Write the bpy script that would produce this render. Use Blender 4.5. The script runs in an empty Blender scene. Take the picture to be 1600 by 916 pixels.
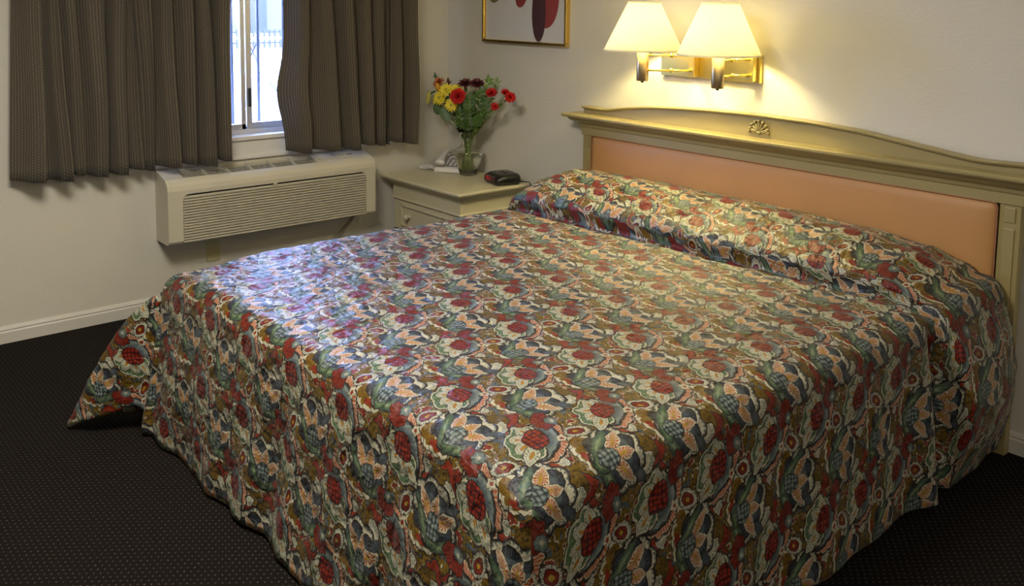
import bpy, bmesh, math, random
from mathutils import Vector, Matrix
PI = math.pi
C = bpy.context.scene.collection
scn = bpy.context.scene
# ------------------------------------------------------------------ camera
F_PX, PY, YAW, PITCH, ROLL = 1469.9, 161.6, 0.8626, 0.1110, 0.0117
cd = bpy.data.cameras.new('camera'); cam = bpy.data.objects.new('camera', cd); C.objects.link(cam)
cd.sensor_fit = 'HORIZONTAL'; cd.sensor_width = 36; cd.lens = F_PX / 1600 * 36
cd.shift_y = -(458 - PY) / 1600; cd.clip_start = .05; cd.clip_end = 500
F = Vector((-math.sin(YAW), math.cos(YAW), 0)); R = Vector((math.cos(YAW), math.sin(YAW), 0)); U = Vector((0, 0, 1))
F2 = F * math.cos(PITCH) - U * math.sin(PITCH); U2 = U * math.cos(PITCH) + F * math.sin(PITCH)
R3 = R * math.cos(ROLL) + U2 * math.sin(ROLL); U3 = -R * math.sin(ROLL) + U2 * math.cos(ROLL)
m3 = Matrix((R3, U3, -F2)).transposed()
cam.matrix_world = Matrix.Translation((4.4015, -3.2717, 1.5054)) @ m3.to_4x4()
scn.camera = cam
# ------------------------------------------------------------------ world, sun, lights, exposure
W = bpy.data.worlds.new('world'); scn.world = W; W.use_nodes = True
bg = W.node_tree.nodes['Background']; bg.inputs[0].default_value = (.33, .47, 1.0, 1); bg.inputs[1].default_value = 50.0
def light(name, kind, loc, energy, color, rot=(0, 0, 0), **kw):
    l = bpy.data.lights.new(name, kind); l.energy = energy; l.color = color
    for k, v in kw.items(): setattr(l, k, v)
    o = bpy.data.objects.new(name, l); o.location = loc; o.rotation_euler = rot; C.objects.link(o); return o
light('sun', 'SUN', (0, 0, 8), 14, (.86, .92, 1), (0, math.radians(42), math.radians(-30)), angle=.01)
pl = light('window_portal', 'AREA', (-.16, -1.16, 1.43), 1, (1, 1, 1), (0, -PI/2, 0), shape='RECTANGLE', size=1.25, size_y=1.55)
pl.data.cycles.is_portal = True
light('overhead_fill', 'AREA', (2.3, -2.6, 2.38), 54, (1, .93, .80), shape='DISK', size=.9)  # added soft fill below the ceiling, stands for no actual fixture
light('right_side_fill', 'POINT', (5.3, -2.6, 1.75), 22, (1, .92, .80), shadow_soft_size=.25)  # added fill to lift the right side, no lamp stands there
scn.view_settings.view_transform = 'Standard'; scn.view_settings.look = 'None'
scn.view_settings.exposure = 0.35; scn.view_settings.gamma = 1.0; scn.view_settings.use_curve_mapping = False
LAMP_W = 25.0
# ------------------------------------------------------------------ node helpers
class NT:
    def __init__(s, t): s.t = t; s.n = t.nodes; s.l = t.links
    def put(s, sock, v):
        if isinstance(v, bpy.types.NodeSocket): s.l.new(v, sock)
        elif v is not None: sock.default_value = v
    def math(s, op, a, b=None, c=None, clamp=False):
        n = s.n.new('ShaderNodeMath'); n.operation = op; n.use_clamp = clamp
        s.put(n.inputs[0], a); s.put(n.inputs[1], b); s.put(n.inputs[2], c); return n.outputs[0]
    def vm(s, op, a, b=None, c=None, scale=None):
        n = s.n.new('ShaderNodeVectorMath'); n.operation = op
        s.put(n.inputs[0], a); s.put(n.inputs[1], b)
        if c is not None: s.put(n.inputs[2], c)
        if scale is not None: s.put(n.inputs['Scale'], scale)
        return n.outputs['Value'] if op in ('LENGTH', 'DOT_PRODUCT') else n.outputs[0]
    def mix(s, f, a, b, mode='MIX'):
        n = s.n.new('ShaderNodeMix'); n.data_type = 'RGBA'; n.blend_type = mode
        s.put(n.inputs[0], f); s.put(n.inputs[6], a); s.put(n.inputs[7], b); return n.outputs[2]
    def ramp(s, f, stops, interp='LINEAR'):
        n = s.n.new('ShaderNodeValToRGB'); r = n.color_ramp; r.interpolation = interp
        while len(r.elements) < len(stops): r.elements.new(.5)
        for e, (p, c) in zip(r.elements, stops): e.position = p; e.color = (*c, 1) if len(c) == 3 else c
        s.put(n.inputs[0], f); return n.outputs[0]
    def noise(s, vec, scale, detail=3, rough=.5):
        n = s.n.new('ShaderNodeTexNoise'); s.put(n.inputs['Vector'], vec); n.inputs['Scale'].default_value = scale
        n.inputs['Detail'].default_value = detail; n.inputs['Roughness'].default_value = rough; return n.outputs[0], n.outputs[1]
    def sep(s, v):
        n = s.n.new('ShaderNodeSeparateXYZ'); s.put(n.inputs[0], v); return n.outputs
    def comb(s, x, y, z=0):
        n = s.n.new('ShaderNodeCombineXYZ'); s.put(n.inputs[0], x); s.put(n.inputs[1], y); s.put(n.inputs[2], z); return n.outputs[0]
    def coord(s, w='Object'): return s.n.new('ShaderNodeTexCoord').outputs[w]
    def bump(s, h, strength=.3, dist=.01):
        n = s.n.new('ShaderNodeBump'); n.inputs['Strength'].default_value = strength; n.inputs['Distance'].default_value = dist
        s.put(n.inputs['Height'], h); return n.outputs[0]
def newmat(name):
    m = bpy.data.materials.new(name); m.use_nodes = True; nt = NT(m.node_tree); b = nt.n['Principled BSDF']; return m, nt, b
def c4(c): return (*c, 1) if len(c) == 3 else c
def mat(name, col, rough=.5, metal=0, var=.08, vs=6, bump=0, bs=80, bd=.002, spec=.5, trans=0, emit=None, es=0, coat=0):
    m, nt, b = newmat(name)
    co = nt.coord()
    f, _ = nt.noise(co, vs, 3)
    d = tuple(max(0, x*(1-var)) for x in col); l = tuple(min(1, x*(1+var)) for x in col)
    nt.put(b.inputs['Base Color'], nt.mix(f, c4(d), c4(l)))
    b.inputs['Roughness'].default_value = rough; b.inputs['Metallic'].default_value = metal
    b.inputs['Specular IOR Level'].default_value = spec; b.inputs['Transmission Weight'].default_value = trans
    b.inputs['Coat Weight'].default_value = coat
    if emit: b.inputs['Emission Color'].default_value = c4(emit); b.inputs['Emission Strength'].default_value = es
    if bump:
        h, _ = nt.noise(co, bs, 3); nt.put(b.inputs['Normal'], nt.bump(h, bump, bd))
    return m
M = {}
M['wall'] = mat('painted_wall', (.62, .59, .505), .75, var=.03, vs=3, bump=.35, bs=90, bd=.003)
M['ceil'] = mat('ceiling_paint', (.7, .68, .63), .9, var=.02)
M['white_trim'] = mat('white_trim_paint', (.62, .59, .53), .45, var=.03)
M['sill'] = mat('white_sill', (.72, .70, .66), .4, var=.03)
M['ac'] = mat('cream_plastic', (.56, .52, .41), .42, var=.02)
M['acd'] = mat('dark_inside', (.012, .012, .011), .8)
M['acs'] = mat('cream_slat', (.52, .48, .37), .45, var=.03)
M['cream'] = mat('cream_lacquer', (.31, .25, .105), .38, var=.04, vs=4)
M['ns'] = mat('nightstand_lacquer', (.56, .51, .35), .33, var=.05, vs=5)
M['peach'] = mat('peach_vinyl', (.46, .235, .08), .5, var=.04, vs=3, bump=.15, bs=250, bd=.001)
M['piping'] = mat('dark_piping', (.30, .13, .06), .5)
M['brass'] = mat('polished_brass', (.90, .70, .22), .28, metal=1, var=.03)
M['gold'] = mat('gold_frame', (.80, .56, .16), .22, metal=1, var=.05)
M['bronze'] = mat('satin_chrome_brass', (.36, .27, .15), .32, metal=1)
M['mat_white'] = mat('picture_mat', (.60, .59, .57), .5, var=.02)
M['art_dark'] = mat('art_maroon', (.06, .02, .02), .6); M['art_red'] = mat('art_red', (.25, .035, .025), .6); M['art_green'] = mat('art_olive', (.16, .14, .05), .6)
M['alu'] = mat('aluminium', (.62, .64, .68), .35, metal=.8)
M['black'] = mat('black_plastic', (.012, .012, .011), .3)
M['phone'] = mat('white_plastic', (.72, .70, .66), .35)
M['grey_plastic'] = mat('grey_plastic', (.22, .23, .26), .5)
M['plate'] = mat('tan_outlet_plate', (.55, .50, .28), .4); M['cord'] = mat('tan_cord', (.30, .27, .20), .6)
M['stem'] = mat('green_stem', (.20, .28, .045), .5, var=.3, vs=30)
M['leaf'] = mat('green_leaf', (.045, .105, .014), .45, var=.35, vs=25); M['leaf_light'] = mat('light_leaf', (.11, .20, .025), .5, var=.3, vs=25)
M['yellow'] = mat('yellow_petal', (.85, .68, .04), .6, var=.12, vs=40); M['gold_c'] = mat('golden_centre', (.5, .42, .04), .8)
M['orange'] = mat('orange_petal', (.55, .13, .02), .6, var=.25, vs=40); M['redp'] = mat('red_petal', (.60, .02, .02), .6, var=.25, vs=60)
M['burg'] = mat('burgundy_petal', (.10, .012, .016), .6, var=.3, vs=60); M['lily'] = mat('lily_bud', (.55, .50, .08), .5, var=.2, vs=30)
M['tulip'] = mat('amber_petal', (.75, .38, .02), .5, var=.2, vs=30)
M['mattress'] = mat('mattress_cloth', (.5, .48, .44), .9); M['boxspring'] = mat('dark_ticking', (.06, .06, .075), .9)
M['led'] = mat('red_led', (.2, .01, .01), .3, emit=(1, .05, .04), es=.22); M['lens'] = mat('dark_lens', (.05, .01, .012), .1)
M['ground'] = mat('pale_concrete', (.16, .15, .13), .9, var=.1, vs=.6)
M['fence'] = mat('pale_fence', (.016, .017, .02), .8); M['stucco'] = mat('pale_stucco', (.045, .043, .04), .9)
M['bluegrey'] = mat('bluegrey_door', (.006, .008, .013), .7); M['bar'] = mat('painted_bar', (.022, .026, .036), .5)
M['wood_out'] = mat('weathered_wood', (.02, .018, .015), .8)
# glass
def glassmat(name, thin):
    m, nt, b = newmat(name)
    if thin:
        out = nt.n['Material Output']; tr = nt.n.new('ShaderNodeBsdfTransparent'); gl = nt.n.new('ShaderNodeBsdfGlossy'); gl.inputs[1].default_value = .02
        mx = nt.n.new('ShaderNodeMixShader'); fr = nt.n.new('ShaderNodeFresnel'); nt.put(mx.inputs[0], fr.outputs[0])
        nt.l.new(tr.outputs[0], mx.inputs[1]); nt.l.new(gl.outputs[0], mx.inputs[2]); nt.l.new(mx.outputs[0], out.inputs[0])
    else:
        b.inputs['Transmission Weight'].default_value = 1; b.inputs['Roughness'].default_value = .01; b.inputs['Base Color'].default_value = (.97, .99, .96, 1); b.inputs['IOR'].default_value = 1.45
    return m
M['pane'] = glassmat('window_glass', True); M['glass'] = glassmat('vase_glass', False)
m = M['glass']; M['water'] = glassmat('water', False); M['water'].node_tree.nodes['Principled BSDF'].inputs['IOR'].default_value = 1.33
# lampshade
def shademat():
    m, nt, b = newmat('ivory_shade'); out = nt.n['Material Output']
    d = nt.n.new('ShaderNodeBsdfDiffuse'); t = nt.n.new('ShaderNodeBsdfTranslucent'); mx = nt.n.new('ShaderNodeMixShader')
    f, _ = nt.noise(nt.coord(), 200, 2); col = nt.mix(f, (.91, .88, .76, 1), (.95, .92, .82, 1))
    nt.put(d.inputs[0], col); nt.put(t.inputs[0], nt.mix(1, col, (.66, .64, .58, 1), 'MULTIPLY')); mx.inputs[0].default_value = .55
    nt.l.new(d.outputs[0], mx.inputs[1]); nt.l.new(t.outputs[0], mx.inputs[2]); nt.l.new(mx.outputs[0], out.inputs[0]); return m
M['shade'] = shademat()
# carpet: staggered pin dots on dark brown
def carpetmat():
    m, nt, b = newmat('pin_dot_carpet'); co = nt.coord()
    _, nc = nt.noise(co, 160, 2); co2 = nt.vm('ADD', co, nt.vm('SCALE', nt.vm('SUBTRACT', nc, (.5, .5, .5)), scale=.004))
    x, y, z = nt.sep(co2)
    v = nt.math('DIVIDE', y, .0142); row = nt.math('FLOOR', v); fy = nt.math('SUBTRACT', nt.math('SUBTRACT', v, row), .5)
    u = nt.math('ADD', nt.math('DIVIDE', x, .0219), nt.math('MULTIPLY', row, .5)); fx = nt.math('SUBTRACT', nt.math('FRACT', u), .5)
    d = nt.vm('LENGTH', nt.comb(nt.math('MULTIPLY', fx, 21.9), nt.math('MULTIPLY', fy, 14.2)))
    dot = nt.math('SUBTRACT', 1, nt.math('MULTIPLY', nt.math('SUBTRACT', d, 1.7), .9), clamp=True)
    f, _ = nt.noise(co, 500, 3); f2, _ = nt.noise(co, 60, 2)
    base = nt.mix(f, (.004, .0028, .0022, 1), (.013, .0098, .008, 1))
    dc = nt.mix(f2, (.04, .031, .028, 1), (.13, .105, .095, 1))
    nt.put(b.inputs['Base Color'], nt.mix(dot, base, dc)); b.inputs['Roughness'].default_value = .95; b.inputs['Specular IOR Level'].default_value = .1
    nt.put(b.inputs['Normal'], nt.bump(nt.math('ADD', f, dot), .6, .003)); return m
M['carpet'] = carpetmat()
# curtain: narrow woven stripes with short dashes
def curtainmat():
    m, nt, b = newmat('woven_stripe'); x, y, _ = nt.sep(nt.coord('UV'))
    u = nt.math('FRACT', nt.math('DIVIDE', x, .0125)); su = nt.math('GREATER_THAN', u, .56)
    row = nt.math('FLOOR', nt.math('DIVIDE', x, .0125)); vv = nt.math('FRACT', nt.math('ADD', nt.math('DIVIDE', y, .011), nt.math('MULTIPLY', row, .37)))
    dash = nt.math('MULTIPLY', su, nt.math('GREATER_THAN', vv, .35))
    thin = nt.math('LESS_THAN', nt.math('ABSOLUTE', nt.math('SUBTRACT', u, .28)), .06)
    f, _ = nt.noise(nt.coord('UV'), 25, 2)
    base = nt.mix(f, (.042, .037, .029, 1), (.058, .051, .038, 1))
    c = nt.mix(nt.math('MULTIPLY', thin, .6), base, (.12, .10, .075, 1)); c = nt.mix(dash, c, (.17, .13, .08, 1))
    nt.put(b.inputs['Base Color'], c); b.inputs['Roughness'].default_value = .85; b.inputs['Sheen Weight'].default_value = .15
    nt.put(b.inputs['Normal'], nt.bump(dash, .3, .001)); return m
M['curtain'] = curtainmat()
# ------------------------------------------------------------------ bedspread print
TX, TY = 26.5, 20.5
def shape_group():
    g = bpy.data.node_groups.new('print_motif', 'ShaderNodeTree')
    for nm, ty in (('P', 'NodeSocketVector'), ('Centre', 'NodeSocketVector'), ('Rot', 'NodeSocketFloat'), ('InvRad', 'NodeSocketVector'), ('Lobes', 'NodeSocketFloat'), ('Amp', 'NodeSocketFloat'), ('Point', 'NodeSocketFloat'), ('Rays', 'NodeSocketFloat')):
        g.interface.new_socket(nm, in_out='INPUT', socket_type=ty)
    for nm in ('D', 'Stripe'): g.interface.new_socket(nm, in_out='OUTPUT', socket_type='NodeSocketFloat')
    nt = NT(g); i = nt.n.new('NodeGroupInput').outputs; o = nt.n.new('NodeGroupOutput')
    p = nt.vm('WRAP', nt.vm('SUBTRACT', i['P'], i['Centre']), (TX/2, TY/2, 5), (-TX/2, -TY/2, -5))
    r = nt.n.new('ShaderNodeVectorRotate'); r.rotation_type = 'Z_AXIS'; nt.put(r.inputs['Vector'], p); nt.put(r.inputs['Angle'], nt.math('MULTIPLY', i['Rot'], -1))
    q = nt.vm('MULTIPLY', r.outputs[0], i['InvRad']); x, y, z = nt.sep(q)
    ln = nt.vm('LENGTH', q); ang = nt.math('ARCTAN2', y, x)
    lob = nt.math('ABSOLUTE', nt.math('COSINE', nt.math('MULTIPLY', ang, nt.math('MULTIPLY', i['Lobes'], .5))))
    den = nt.math('ADD', nt.math('SUBTRACT', 1, i['Amp']), nt.math('MULTIPLY', lob, i['Amp']))
    de = nt.math('DIVIDE', ln, den)
    dp = nt.math('ADD', nt.math('ABSOLUTE', y), nt.math('MULTIPLY', x, x))
    mxn = nt.n.new('ShaderNodeMix'); nt.put(mxn.inputs[0], i['Point']); nt.put(mxn.inputs[2], de); nt.put(mxn.inputs[3], dp)
    nt.l.new(mxn.outputs[0], o.inputs['D'])
    st = nt.math('SINE', nt.math('MULTIPLY', ang, i['Rays'])); nt.put(o.inputs['Stripe'], nt.math('GREATER_THAN', st, 0.1)); return g
WHITE = (.74, .70, .58); RED = (.31, .058, .040); MAROON = (.13, .018, .018); OLIVE = (.19, .115, .025); SLATE = (.12, .15, .18); NAVY = (.022, .027, .045)
GREEN = (.12, .20, .12); LGREEN = (.36, .42, .27); ORANGE = (.60, .20, .06); SALMON = (.62, .30, .21); DARK = (.03, .022, .02); GOLD = (.55, .36, .08); GREY = (.30, .35, .34)
def spreadmat():
    m, nt, b = newmat('printed_quilt_cotton'); G = shape_group()
    uv = nt.coord('UV'); P = nt.vm('SCALE', uv, scale=100.0)
    _, w = nt.noise(P, .22, 2); _, w2 = nt.noise(P, .9, 1)
    P = nt.vm('ADD', P, nt.vm('SCALE', nt.vm('SUBTRACT', w, (.5, .5, .5)), scale=1.6)); P = nt.vm('ADD', P, nt.vm('SCALE', nt.vm('SUBTRACT', w2, (.5, .5, .5)), scale=.7))
    vor = nt.n.new('ShaderNodeTexVoronoi'); vor.voronoi_dimensions = '2D'; vor.inputs['Scale'].default_value = .80; vor.inputs['Randomness'].default_value = .25; nt.put(vor.inputs['Vector'], P)
    cell = vor.outputs['Distance']
    f, _ = nt.noise(P, .35, 2)
    spots = nt.math('LESS_THAN', cell, .22)
    state = {'c': nt.mix(nt.math('MULTIPLY', spots, .75), nt.ramp(f, [(0, RED), (.40, RED), (.41, DARK), (.42, WHITE), (.44, WHITE), (.45, OLIVE), (.58, (.24, .15, .03)), (.59, DARK), (.60, SLATE)]), c4(DARK))}
    def S(cx, cy, rx, ry, rot, stops, lobes=0, amp=0, point=0, rays=0, band=None, scol=None, scales=None, speck=None):
        g = nt.n.new('ShaderNodeGroup'); g.node_tree = G
        nt.put(g.inputs['P'], P); g.inputs['Centre'].default_value = (cx, cy, 0); g.inputs['Rot'].default_value = math.radians(rot)
        g.inputs['InvRad'].default_value = (1/rx, 1/ry, 0); g.inputs['Lobes'].default_value = lobes; g.inputs['Amp'].default_value = amp; g.inputs['Point'].default_value = point; g.inputs['Rays'].default_value = rays
        D, ST = g.outputs[0], g.outputs[1]
        col = nt.ramp(D, stops)
        if band:
            fz = nt.math('MULTIPLY', ST, nt.math('MULTIPLY', nt.math('GREATER_THAN', D, band[0]), nt.math('LESS_THAN', D, band[1])))
            col = nt.mix(fz, col, c4(scol))
        if scales:
            col = nt.ramp(cell, scales) if True else col
            col = nt.mix(nt.math('GREATER_THAN', D, .93), col, c4(DARK))
        if speck: col = nt.mix(nt.math('MULTIPLY', spots, .7), col, c4(speck))
        state['c'] = nt.mix(nt.math('LESS_THAN', D, 1.0), state['c'], col)
    edge = lambda *s: [(p, c) for p, c in s] + [(.93, DARK), (1, DARK)]
    pl_ = lambda c, c2=None: edge((0, c), (.86, c2 or c), (.9, c2 or c))
    # ribbons and fillers
    S(15.9, 13.5, 3.0, 4.2, 20, pl_(RED), 5, .15)
    S(8.7, 10.2, 7.0, 2.4, -12, pl_(RED, (.45, .08, .05)), 9, .18)
    S(22, -4.5, 5.0, 2.0, 25, pl_(RED), 7, .15)
    S(13.5, 12.4, 3.6, 2.4, 35, pl_(OLIVE), 0, 0, speck=DARK)
    S(4.5, -4.5, 4.2, 1.7, -30, pl_(SALMON, WHITE), 8, .15, rays=22, band=(.45, .9), scol=RED)
    S(.2, 17.4, 6.4, 3.0, -38, pl_((.30, .04, .03), RED), 9, .15, rays=16, band=(.5, .9), scol=MAROON)
    # bone-shaped swirl
    for x, y, r in ((5.3, 20.3, 3.1), (7.6, 18.8, 2.4), (10, 18.6, 2.4), (12.4, 18.9, 2.3), (14.4, 20.6, 2.7)): S(x, y, r, r, 0, pl_(WHITE), 8, .1)
    for x, y, r in ((5.3, 20.3, 1.9), (7.6, 18.8, 1.3), (10, 18.6, 1.35), (12.4, 18.9, 1.2), (14.4, 20.6, 1.5)): S(x, y, r, r, 0, [(0, OLIVE), (1, (.27, .15, .03))], speck=(.10, .05, .015))
    S(10, 18.5, 2.3, .8, 0, [(0, RED), (1, RED)])
    # fans
    S(16.9, 10.4, 2.2, 3.6, 25, edge((0, WHITE), (.88, WHITE)), 7, .14, rays=20, band=(.45, .82), scol=(.22, .27, .27))
    S(6.6, 13.0, 3.4, 1.8, 12, edge((0, WHITE), (.88, WHITE)), 7, .14, rays=20, band=(.45, .82), scol=(.22, .27, .27))
    # blue-green lotus
    bx, by = 12.5, 22.6
    S(bx-.3, by+2.7, 8.9, 7.4, -18, edge((0, WHITE), (.84, WHITE), (.88, WHITE)), 9, .14, rays=44, band=(.84, .92), scol=(.16, .20, .20))
    S(bx-.6, by+2.3, 7.7, 6.3, -18, edge((0, SLATE), (.62, SLATE), (.70, NAVY), (.9, NAVY)), 6, .26, rays=60, band=(.6, .9), scol=(.07, .085, .11))
    for tx, ty, rr in ((-5.4, 6.2, 1.25), (.6, 6.2, 1.2), (6.0, 3.8, 1.25)):
        L = math.hypot(tx, ty-.2); a = math.degrees(math.atan2(ty-.2, tx))
        S(bx+tx*.56, by+.2+(ty-.2)*.56, L*.58, rr*1.45, a, edge((0, GOLD), (.12, GOLD), (.2, (.66, .50, .37)), (.5, WHITE), (.88, WHITE)), point=1, rays=17, band=(.16, .74), scol=(.56, .15, .07))
    S(bx-4.0, by+.4, 6.2, 1.35, 128, edge((0, LGREEN), (.5, GREEN), (.88, (.07, .11, .08))), 0, 0, point=.6, rays=30, band=(.3, .85), scol=(.09, .14, .10))
    S(bx+4.4, by-2.2, 6.0, 1.35, 24, edge((0, LGREEN), (.5, GREEN), (.88, (.07, .11, .08))), 0, 0, point=.6, rays=30, band=(.3, .85), scol=(.09, .14, .10))
    S(bx+.5, by-2.7, 2.3, 1.7, 0, edge((0, LGREEN), (.6, GREEN), (.88, (.08, .12, .08))))
    S(bx, by-.1, 2.6, 2.9, 8, edge((0, GREY), (1, GREY)), scales=[(0, (.42, .48, .46)), (.30, (.24, .30, .31)), (.52, (.04, .05, .06)), (1, (.03, .04, .05))])
    # red pine flower
    rx, ry = 25.2, 13.9
    S(rx+1.6, ry+1.4, 8.6, 5.2, -40, edge((0, SALMON), (.84, (.70, .45, .34)), (.9, WHITE)), 13, .09, rays=44, band=(.55, .9), scol=(.50, .16, .10))
    S(rx+1.2, ry+.8, 7.4, 4.2, -40, edge((0, SLATE), (.5, SLATE), (.8, GREY), (.84, (.08, .10, .13))), 4, .12)
    S(rx-.2, ry-2.7, 7.6, 5.0, -32, edge((0, GREEN), (.7, (.13, .21, .12)), (.82, (.10, .17, .10)), (.86, WHITE), (.9, WHITE)), 7, .16, speck=LGREEN)
    for tx, ty, rr in ((-6.0, -.6, 1.9), (-3.4, -4.6, 1.9), (1.4, -6.2, 1.9), (6.0, -7.0, 1.8)):
        L = math.hypot(tx, ty); a = math.degrees(math.atan2(ty, tx))
        S(rx+tx*.62, ry+ty*.62, L*.44, rr*1.0, a, edge((0, GOLD), (.12, ORANGE), (.22, LGREEN), (.34, WHITE), (.88, WHITE)), point=.75, rays=17, band=(.4, .78), scol=(.28, .33, .30))
    S(rx, ry, 3.9, 3.0, -35, edge((0, RED), (1, RED)), 4, .08, scales=[(0, (.50, .15, .10)), (.22, (.36, .05, .04)), (.42, (.20, .025, .02)), (.54, (.05, .008, .008)), (1, (.04, .008, .008))])
    # poppy, shell, seed eye, small flowers
    S(20.6, -.6, 4.2, 2.6, -25, edge((0, MAROON), (.5, RED), (.88, RED)), 7, .15, rays=18, band=(.35, .85), scol=MAROON)
    S(21.8, .9, 1.9, 1.5, 0, edge((0, WHITE), (.5, GREY), (.88, (.15, .20, .20))), 7, .15, rays=14, band=(.3, .9), scol=(.10, .14, .15))
    S(2.1, 2.6, 3.4, 2.4, 62, edge((0, WHITE), (.88, WHITE)), 11, .1, rays=26, band=(.72, .9), scol=(.20, .25, .28))
    S(2.0, 2.4, 2.1, 1.45, 62, edge((0, GOLD), (.25, GOLD), (.38, MAROON), (.7, RED), (.88, MAROON)))
    S(1.9, 18.6, 1.5, 1.5, 0, edge((0, RED), (.35, RED), (.45, WHITE), (.88, WHITE)), 5, .35)
    S(18.2, 8.3, 2.2, 1.3, 40, edge((0, SLATE), (.88, (.07, .08, .10))))
    col = state['c']
    fn, _ = nt.noise(P, 3.0, 3); col = nt.mix(.18, col, nt.mix(fn, (0, 0, 0, 1), (1, 1, 1, 1)), 'OVERLAY')
    hs = nt.n.new('ShaderNodeHueSaturation'); hs.inputs['Saturation'].default_value = 1.12; nt.put(hs.inputs['Color'], nt.mix(1, col, (.50, .50, .46, 1), 'MULTIPLY')); col = hs.outputs[0]
    nt.put(b.inputs['Base Color'], col); b.inputs['Roughness'].default_value = .5; b.inputs['Specular IOR Level'].default_value = .32; b.inputs['Sheen Weight'].default_value = .05
    h1, _ = nt.noise(uv, 14, 2, .5); h2, _ = nt.noise(uv, 40, 2, .5)
    nt.put(b.inputs['Normal'], nt.bump(nt.math('ADD', h1, nt.math('MULTIPLY', h2, .35)), .75, .03)); return m
M['spread'] = spreadmat()
# ------------------------------------------------------------------ mesh helpers
def obj(name, bm, m, parent=None, smooth=False, bevel=0, seg=2, recalc=True):
    if recalc: bmesh.ops.recalc_face_normals(bm, faces=bm.faces[:])
    me = bpy.data.meshes.new(name); bm.to_mesh(me); bm.free()
    for mm in (m if isinstance(m, (list, tuple)) else [m]): me.materials.append(M[mm])
    if smooth:
        for p in me.polygons: p.use_smooth = True
    o = bpy.data.objects.new(name, me); C.objects.link(o)
    if parent: o.parent = parent; o.matrix_parent_inverse = parent.matrix_world.inverted() if False else Matrix.Translation(-parent.location) if parent.type == 'EMPTY' else Matrix()
    if bevel:
        b = o.modifiers.new('bevel', 'BEVEL'); b.width = bevel; b.segments = seg; b.limit_method = 'ANGLE'; b.angle_limit = math.radians(35)
    return o
def thing(name, label, cat, loc=(0, 0, 0), group=None):
    o = bpy.data.objects.new(name, None); C.objects.link(o); o.location = loc; o.empty_display_size = .05
    o['label'] = label; o['category'] = cat
    if group: o['group'] = group
    return o
def tag(o, label, cat, group=None, kind=None):
    o['label'] = label; o['category'] = cat
    if group: o['group'] = group
    if kind: o['kind'] = kind
    return o
def struct(o): o['kind'] = 'structure'; return o
def box(bm, x0, x1, y0, y1, z0, z1, mi=0):
    v = [bm.verts.new(p) for p in ((x0,y0,z0),(x1,y0,z0),(x1,y1,z0),(x0,y1,z0),(x0,y0,z1),(x1,y0,z1),(x1,y1,z1),(x0,y1,z1))]
    for f in ((0,3,2,1),(4,5,6,7),(0,1,5,4),(1,2,6,5),(2,3,7,6),(3,0,4,7)):
        fc = bm.faces.new([v[i] for i in f]); fc.material_index = mi
    return v
def B(*a): bm = bmesh.new(); box(bm, *a); return bm
def prism_y(bm, prof, y0, y1, cap=True, mi=0):
    """closed profile of (x,z) swept from y0 to y1"""
    a = [bm.verts.new((x, y0, z)) for x, z in prof]; b = [bm.verts.new((x, y1, z)) for x, z in prof]; n = len(prof)
    for i in range(n): bm.faces.new((a[i], a[(i+1) % n], b[(i+1) % n], b[i])).material_index = mi
    if cap: bm.faces.new(a[::-1]).material_index = mi; bm.faces.new(b).material_index = mi
def rings(bm, rs, cap=True):
    vs = [[bm.verts.new(p) for p in r] for r in rs]; n = len(rs[0])
    for a, b in zip(vs, vs[1:]):
        for i in range(n): bm.faces.new((a[i], a[(i+1) % n], b[(i+1) % n], b[i]))
    if cap: bm.faces.new(vs[0][::-1]); bm.faces.new(vs[-1])
    return vs
def tube(bm, pts, r, n=8, cap=True):
    pts = [Vector(p) for p in pts]; rs = []; up = None
    for i, p in enumerate(pts):
        d = (pts[min(i+1, len(pts)-1)] - pts[max(i-1, 0)]).normalized()
        if up is None: up = Vector((0, 0, 1)) if abs(d.z) < .9 else Vector((1, 0, 0))
        a = d.cross(up).normalized(); c = a.cross(d).normalized(); up = c
        rr = r[i] if isinstance(r, (list, tuple)) else r
        rs.append([p + a*math.cos(2*PI*k/n)*rr + c*math.sin(2*PI*k/n)*rr for k in range(n)])
    rings(bm, rs, cap)
def lathe(bm, prof, cx, cy, n=32, cap=False):
    rs = [[(cx + r*math.cos(2*PI*k/n), cy + r*math.sin(2*PI*k/n), z) for k in range(n)] for r, z in prof]
    return rings(bm, rs, cap)
def foot_loft(bm, x0, x1, yf, yb, prof, sides=(1, 1)):
    """stacked rectangles: prof = (offset, z); yb is fixed"""
    rs = [[(x0-e*sides[0], yf-e, z), (x1+e*sides[1], yf-e, z), (x1+e*sides[1], yb, z), (x0-e*sides[0], yb, z)] for e, z in prof]
    rings(bm, rs)
def sm(t): t = max(0, min(1, t)); return t*t*(3-2*t)
def lerp(a, b, t): return a + (b-a)*t
def interp(pts, x):
    if x <= pts[0][0]: return pts[0][1]
    for (a, b), (c, d) in zip(pts, pts[1:]):
        if x <= c: return b + (d-b)*(x-a)/(c-a)
    return pts[-1][1]
def sinterp(pts, x):
    if x <= pts[0][0]: return pts[0][1]
    for (a, b), (c, d) in zip(pts, pts[1:]):
        if x <= c: return b + (d-b)*sm((x-a)/(c-a))
    return pts[-1][1]
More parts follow.
